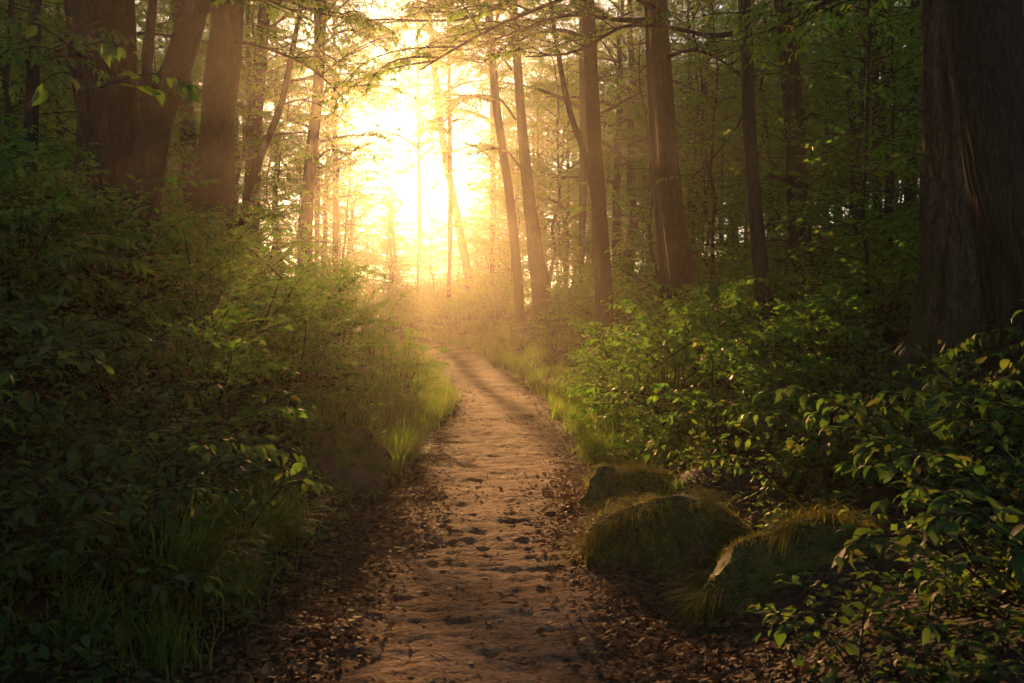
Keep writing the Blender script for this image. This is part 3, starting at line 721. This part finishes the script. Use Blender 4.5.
def scatter(protos, n, y0, y1, dist, gap, sc, lab, pxr=(-160, 1190), tries=6000, ypow=1.0, under=False):
    k = 0
    for _ in range(tries):
        if k >= n: break
        y = y0+(y1-y0)*r.random()**ypow; px = r.uniform(*pxr); x = (px-512)/F*y
        o = float(sun_off(x, y)); d = abs(x-float(path_x(y)))
        if -gap[0] < o < gap[1] or d < 2.2 or not free(x, y, dist): continue
        placed.append((x, y, dist)); k += 1
        side = 'left' if px < 400 else 'right'
        l, g = lab(side, y)
        f = ((y-16)*-math.tan(SUN_EL)*-1 - float(ground_z(np.array([x]), np.array([y]))[0]))/8.4 if under else 1
        plant(protos, x, y, f*r.uniform(*sc), r, l, g)
scatter(SAP, 34, 10, 20, 1.5, (4.8, 4.2), (.75, 1.05), lambda s, y: (f'young leafy tree in the shade of the {s} bank, behind the nearest trunks', f'young trees on the {s} bank'))
scatter(SAP, 84, 20, 40, 1.7, (4.4, 3.8), (.9, 1.3), lambda s, y: (f'young leafy tree deeper in the wood {s} of the glow, among thin trunks', f'young trees deep in the wood {s} of the glow'))
scatter(TALL, 40, 24, 52, 3.0, (5.6, 6.6), (.85, 1.15), lambda s, y: (f'tall forest tree fading into the haze {s} of the glow', f'tall trees in the haze {s} of the glow'))
scatter(SAP, 56, 40, 62, 2.2, (3.6, 4), (1.2, 1.7), lambda s, y: (f'distant leafy tree dissolving in mist {s} of the glow', f'distant trees in mist {s} of the glow'))
scatter(SAP, 40, 38, 66, 2.0, (5, 6), (1.3, 1.9), lambda s, y: ('distant leafy tree filling the dark back of the wood behind the furrowed trunk', 'distant trees at the dark back of the wood'), pxr=(660, 1200))
scatter(SAP, 30, 50, 78, 1.6, (5, 6.5), (1.6, 2.1), lambda s, y: ('far leafy tree closing a pale gap between the trunks right of the glow', 'far trees closing the gaps'), pxr=(560, 960))
scatter(TALL, 12, 60, 92, 2.6, (5, 6.5), (1.1, 1.3), lambda s, y: ('far tall tree behind the close pair of trunks', 'far tall trees behind the pair'), pxr=(545, 800))
scatter(TALL, 16, 34, 62, 2.6, (4.6, 6.6), (1.0, 1.3), lambda s, y: ('tall forest tree whose crown closes the sky above the misty trunks', 'tall trees behind the misty trunks'), pxr=(440, 690))
scatter(SAP, 48, 66, 97, 1.15, (-99, -99), (.85, 1.0), lambda s, y: ('low far tree closing the foot of the bright gap, almost lost in mist', 'low trees closing the far end'), pxr=(330, 500), under=True)
scatter(TALL, 40, 52, 88, 3.4, (5.0, 5.5), (1.0, 1.3), lambda s, y: (f'farthest tall tree at the back of the wood {s} of the glow', f'farthest trees {s} of the glow'))

def corridor_tree(Y, off, H, r0, ci, cz, label, cs=1.2):
    x = off-.15+(Y-13)*TAZ
    px = 512+x/Y*F
    g = float(ground_z(np.array([x]), np.array([Y]))[0])
    w = 2*r0/Y*F
    P = [(512+(x+dx)/Y*F, 318-(z-CAM_H)/Y*F, w*k) for z, dx, k in ((g, 0, 1), (g+H*.3, .1, .85), (g+H*.55, .05, .7))]
    hero('forest_tree', label, Y, P, g+H, ci, cz, cs, 'bark_smooth', .06, 16, 1.4, 'tree', 'tall trees closing the far end of the path')
corridor_tree(44, -4.8, 18, .15, 0, .40, 'misty tree whose low leafy crown closes the bright gap from its left edge', 1.15)
corridor_tree(46, 1.2, 18, .13, 1, .47, 'misty tree whose low leafy crown closes the bright gap from its right edge', .62)
corridor_tree(55, -4.6, 21, .2, 2, .36, 'taller misty tree behind the left edge of the bright gap')
corridor_tree(58, 4.4, 22, .2, 1, .36, 'taller misty tree behind the right edge of the bright gap')
corridor_tree(66, .3, 24, .16, 2, .42, 'farthest slim tree standing within the bright gap, nearly lost in light', 1.0)
corridor_tree(38, 5.8, 19, .18, 2, .35, 'tall hazy tree just right of the bright gap, nearer than its neighbours')
corridor_tree(36, -7.2, 17, .18, 1, .35, 'tall hazy tree just left of the bright gap, nearer than its neighbours')
t, b, Q = hero('tree', 'hazy trunk at the left side of the bright gap with boughs reaching over the path', 27, [(306,240,13),(310,170,12),(318,90,11),(322,0,10)], 15, 0, .55, .9, 'bark_smooth', .05, 16, 1.3)
bough(t, b, [at(320,50,27), at(335,35,26.5), at(352,30,26), at(378,48,25.4)], .035, 21, .12, 18, (.6, 1.3), det='lo', sp=.15, droop=.8)
bough(t, b, [at(317,105,27), at(330,88,27.3), at(350,86,27.8), at(372,100,28.2)], .03, 22, .12, 16, (.5, 1.2), det='lo', sp=.15, droop=.8)
bough(t, b, [at(313,165,27), at(328,150,26.6), at(342,152,26.2), at(362,172,26)], .03, 23, .12, 13, (.5, 1.0), det='lo', sp=.15, droop=.8)
bough(tF, bF, [at(452,172,60), at(440,160,59.8), at(424,162,59.5), at(404,174,59.2)], .05, 61, .16, 22, (.8, 1.2), det='lo', sp=.2, droop=.7, q0=.65)
bough(tF, bF, [at(450,150,60), at(440,140,60.2), at(430,142,60.4), at(414,152,60.6)], .05, 63, .16, 22, (.9, 1.6), det='lo', sp=.2, droop=.7)
bough(tF, bF, [at(446,70,60), at(432,58,59.6), at(408,60,59.2), at(372,82,58.6)], .06, 64, .17, 30, (1.1, 2.0), det='lo', sp=.2, droop=.8)
bough(tF, bF, [at(447,95,60), at(432,86,60.3), at(410,88,60.6), at(380,106,61)], .06, 65, .17, 26, (1.0, 1.8), det='lo', sp=.2, droop=.8)
bough(tF, bF, [at(445,40,60), at(428,30,60.3), at(400,30,60.6), at(360,48,61)], .06, 66, .17, 30, (1.1, 2.0), det='lo', sp=.2, droop=.8)
bough(tG, bG, [at(512,70,33), at(490,45,32.7), at(462,42,32.2), at(424,66,31.8)], .04, 41, .12, 26, (.7, 1.5), det='lo', sp=.15, droop=.8)
bough(tG, bG, [at(516,120,33), at(498,98,33.2), at(470,98,33.6), at(436,122,34)], .035, 42, .12, 22, (.6, 1.4), det='lo', sp=.15, droop=.8)
bough(tG, bG, [at(522,170,33), at(505,150,32.6), at(480,152,32), at(455,176,31.6)], .03, 43, .12, 16, (.5, 1.1), det='lo', sp=.15, droop=.8)

scatter(SAP[:2], 9, 58, 80, 1.0, (-99, -99), (1.9, 2.3), lambda s, y: ('tall leafy tree in bright mist narrowing the gap from its left', 'misty trees narrowing the gap on its left'), pxr=(318, 354))
scatter(SAP[:2], 9, 58, 80, 1.0, (-99, -99), (1.7, 2.1), lambda s, y: ('tall leafy tree in bright mist narrowing the gap from its right', 'misty trees narrowing the gap on its right'), pxr=(484, 522))

# ------------------------------------------------------------------ undergrowth
r = np.random.default_rng(99)
def shrubs(kind, n, y0, y1, side, d0, d1, dist, sc, label, group, zs=(.85, 1.15), ypow=1.0, tries=4000, avoid=()):
    k = 0; mine = []
    for _ in range(tries):
        if k >= n: break
        y = y0+(y1-y0)*r.random()**ypow; d = d0+(d1-d0)*r.random()
        x = float(path_x(y))+side*(float(path_hw(y))+d)
        px = 512+x/y*F
        if px < -140 or px > 1170: continue
        if any((x-a)**2+(y-b)**2 < dist*dist for a, b in mine): continue
        if any((x-a)**2+(y-b)**2 < c*c for a, b, c in avoid): continue
        mine.append((x, y)); k += 1
        place_shrub(kind, x, y, r.uniform(*sc), r, label, group, r.uniform(*zs))
shrubs('bramble', 18, 3.7, 7.0, -1, .75, 3.2, .52, (.75, 1.05), 'broad-leaved bramble sprawling in the dark nearest part of the left bank', 'brambles on the left bank', avoid=BOULD+[(-1.7, 7.0, .8), (-1.5, 6.3, .6)])
shrubs('low', 18, 3.3, 8.6, -1, .6, 1.5, .38, (.8, 1.1), 'low leafy plant at the foot of the left bank among grass', 'low plants along the left path edge', avoid=BOULD)
shrubs('fine', 34, 6.5, 15, -1, 1.1, 4.2, .72, (.75, 1.1), 'dense small-leaved bush on the slope of the left bank below the trunks', 'small-leaved bushes on the left bank', avoid=BOULD)
shrubs('broad', 14, 5.5, 13, -1, 2.2, 5.5, .85, (.8, 1.1), 'shrub with tiered leaves high on the left bank under the dark trunks', 'tiered shrubs on the left bank')
shrubs('fine', 14, 9.2, 14.5, -1, .5, 1.9, .6, (.5, .85), 'backlit small-leaved bush glowing yellow at the left path edge', 'backlit bushes at the left path edge')
shrubs('bramble', 16, 3.7, 6.6, 1, 1.15, 3.2, .5, (.7, 1.0), 'broad-leaved bramble in the dark corner below the right-hand trunks', 'brambles on the right bank', avoid=BOULD+[(3.2, 7.2, .8)])
shrubs('low', 18, 3.2, 9.5, 1, .55, 2.4, .4, (.75, 1.05), 'low leafy plant around the mossy boulders on the right', 'low plants around the right boulders', avoid=BOULD)
shrubs('broad', 48, 7.6, 17, 1, .9, 6.0, .72, (.75, 1.1), 'shrub with flat tiers of leaves on the right bank around the slender trunk', 'tiered shrubs on the right bank', avoid=BOULD+[(3.45, 7.7, 1.1), (3.0, 7.0, .8)])
shrubs('broad', 26, 8.2, 15, 1, .35, 1.8, .5, (.42, .68), 'small shrub with tiered leaves in the front row above the right path edge', 'front-row shrubs on the right bank', avoid=BOULD)
shrubs('broad', 26, 17, 32, 1, 2.0, 7.5, 1.0, (.8, 1.25), 'misty shrub beyond the pair of trunks right of the path bend', 'shrubs beyond the right trunks')
shrubs('fine', 16, 20, 34, 1, 1.8, 5.5, 1.0, (.7, 1.1), 'hazy low bush in the glow at the right of the path bend', 'low bushes in the glow')
shrubs('fine', 20, 15, 34, -1, 1.7, 7, 1.1, (.7, 1.1), 'hazy bush on the far left bank inside the glow', 'hazy bushes on the far left bank')

shrubs('broad', 22, 33, 58, 1, .4, 12, 1.3, (1.0, 1.6), 'far hazy shrub where the path disappears into the light', 'far shrubs in the light')
shrubs('fine', 14, 33, 58, -1, .4, 10, 1.3, (1.0, 1.6), 'far hazy bush left of where the path disappears', 'far bushes left of the path bend')

def shrubs_at(kind, n, y0, y1, px0, px1, dist, sc, label, group, zs=(.8, 1.1)):
    k = 0; mine = []
    for _ in range(3000):
        if k >= n: break
        y = r.uniform(y0, y1); x = (r.uniform(px0, px1)-512)/F*y
        if abs(x-float(path_x(y))) < float(path_hw(y))*1.6+.3 or any((x-a)**2+(y-b)**2 < dist*dist for a, b in mine): continue
        mine.append((x, y)); k += 1
        place_shrub(kind, x, y, r.uniform(*sc), r, label, group, r.uniform(*zs))
shrubs_at('fine', 34, 37, 60, 372, 500, .95, (1.0, 1.6), 'bush veiled in bright mist straight beyond the bend of the path', 'misty bushes beyond the path bend')
shrubs_at('broad', 18, 56, 82, 350, 500, 1.4, (1.4, 2.2), 'farthest bush at the foot of the bright gap, nearly lost in mist', 'farthest bushes in the gap')

# low leafy ground cover (nobody could count it)
def cover(n, seed, y0, y1, side, d0, d1, leaf):
    r = np.random.default_rng(seed); k = n//7
    Y = y0+(y1-y0)*r.random(k)**1.4; d = d0+(d1-d0)*r.random(k)
    X = path_x(Y)+side*(path_hw(Y)+d); h = r.uniform(.03, .16, k)
    idx = np.repeat(np.arange(k), 7); m = len(idx)
    a = r.uniform(0, 2*PI, m); D = np.stack([np.sin(a), np.cos(a), r.normal(0, .3, m)], -1)
    p = np.stack([X[idx]+.02*np.sin(a), Y[idx]+.02*np.cos(a), 0*a], -1); p[:, 2] = surf(p[:, 0], p[:, 1])+h[idx]*r.uniform(.5, 1.1, m)
    Nn = np.stack([r.normal(0, .4, m), r.normal(0, .4, m), np.ones(m)], -1)
    return p, D, Nn, leaf*r.uniform(.6, 1.2, m)*(1+Y[idx]/40)
cs = [cover(16000, 1, 3, 14, -1, .15, 4.5, .055), cover(15000, 2, 3, 14, 1, .3, 5.5, .055), cover(9000, 3, 14, 36, -1, .3, 8, .07), cover(14000, 4, 14, 40, 1, .3, 12, .07)]
tag(leaf_object('ground_cover', *[np.concatenate(x) for x in zip(*cs)], M['cover_leaf'], None, 'md'), 'low leafy ground cover carpeting the soil of both banks', 'ground cover', kind='stuff')

# ------------------------------------------------------------------ haze, light, camera
m = bpy.data.materials.new('haze'); m.use_nodes = True; nt = m.node_tree; nt.nodes.clear()
out = nt.nodes.new('ShaderNodeOutputMaterial'); pv = nt.nodes.new('ShaderNodeVolumePrincipled')
pv.inputs['Color'].default_value = (.97, .90, .76, 1); pv.inputs['Density'].default_value = .0016; pv.inputs['Anisotropy'].default_value = .83
nt.links.new(pv.outputs[0], out.inputs['Volume'])
x0, x1, y0, y1, z0, z1 = -72, 72, -18, 103, -1.6, 36
hv = np.array([(x, y, z) for z in (z0, z1) for y in (y0, y1) for x in (x0, x1)], float)
hf = np.array([(0,2,3,1),(4,5,7,6),(0,1,5,4),(2,6,7,3),(0,4,6,2),(1,3,7,5)])
tag(link('haze', mesh_np('haze', hv, hf.ravel(), np.full(6, 4)), m), 'golden morning mist filling the wood', 'mist', kind='stuff')

sdir = Vector((math.sin(SUN_AZ)*math.cos(SUN_EL), math.cos(SUN_AZ)*math.cos(SUN_EL), math.sin(SUN_EL)))
sl = bpy.data.lights.new('sun', 'SUN'); sl.energy = 5; sl.angle = math.radians(.5); sl.color = (1, .51, .185)
so = bpy.data.objects.new('sun', sl); C.objects.link(so); so.rotation_euler = sdir.to_track_quat('Z', 'Y').to_euler(); so.location = sdir*60

w = bpy.data.worlds.new('World'); bpy.context.scene.world = w; w.use_nodes = True
nt = w.node_tree; nt.nodes.clear()
sk = nt.nodes.new('ShaderNodeTexSky'); sk.sky_type = 'NISHITA'; sk.sun_disc = False
sk.sun_elevation = SUN_EL; sk.sun_rotation = SUN_AZ; sk.dust_density = .4; sk.air_density = 1.0
bg = nt.nodes.new('ShaderNodeBackground'); bg.inputs[1].default_value = .065
wo = nt.nodes.new('ShaderNodeOutputWorld'); nt.links.new(sk.outputs[0], bg.inputs[0]); nt.links.new(bg.outputs[0], wo.inputs[0])

cam = bpy.data.cameras.new('camera'); cam.lens = 35.02; cam.sensor_width = 36; cam.clip_end = 600; cam.clip_start = .05
cam.dof.use_dof = True; cam.dof.focus_distance = 12; cam.dof.aperture_fstop = 9
co = bpy.data.objects.new('camera', cam); C.objects.link(co); co.location = (0, 0, CAM_H)
co.rotation_euler = (PI/2-PITCH, 0, 0)
sc = bpy.context.scene; sc.camera = co
sc.view_settings.view_transform = 'Standard'; sc.view_settings.look = 'None'; sc.view_settings.gamma = 1; sc.view_settings.exposure = 1.28
sc.render.engine = 'CYCLES'
cy = sc.cycles
cy.max_bounces = 6; cy.diffuse_bounces = 3; cy.glossy_bounces = 2; cy.transmission_bounces = 4; cy.volume_bounces = 0; cy.transparent_max_bounces = 4
cy.use_denoising = True; cy.denoiser = 'OPENIMAGEDENOISE'; cy.sample_clamp_indirect = 6
cy.use_adaptive_sampling = True; cy.adaptive_threshold = .01
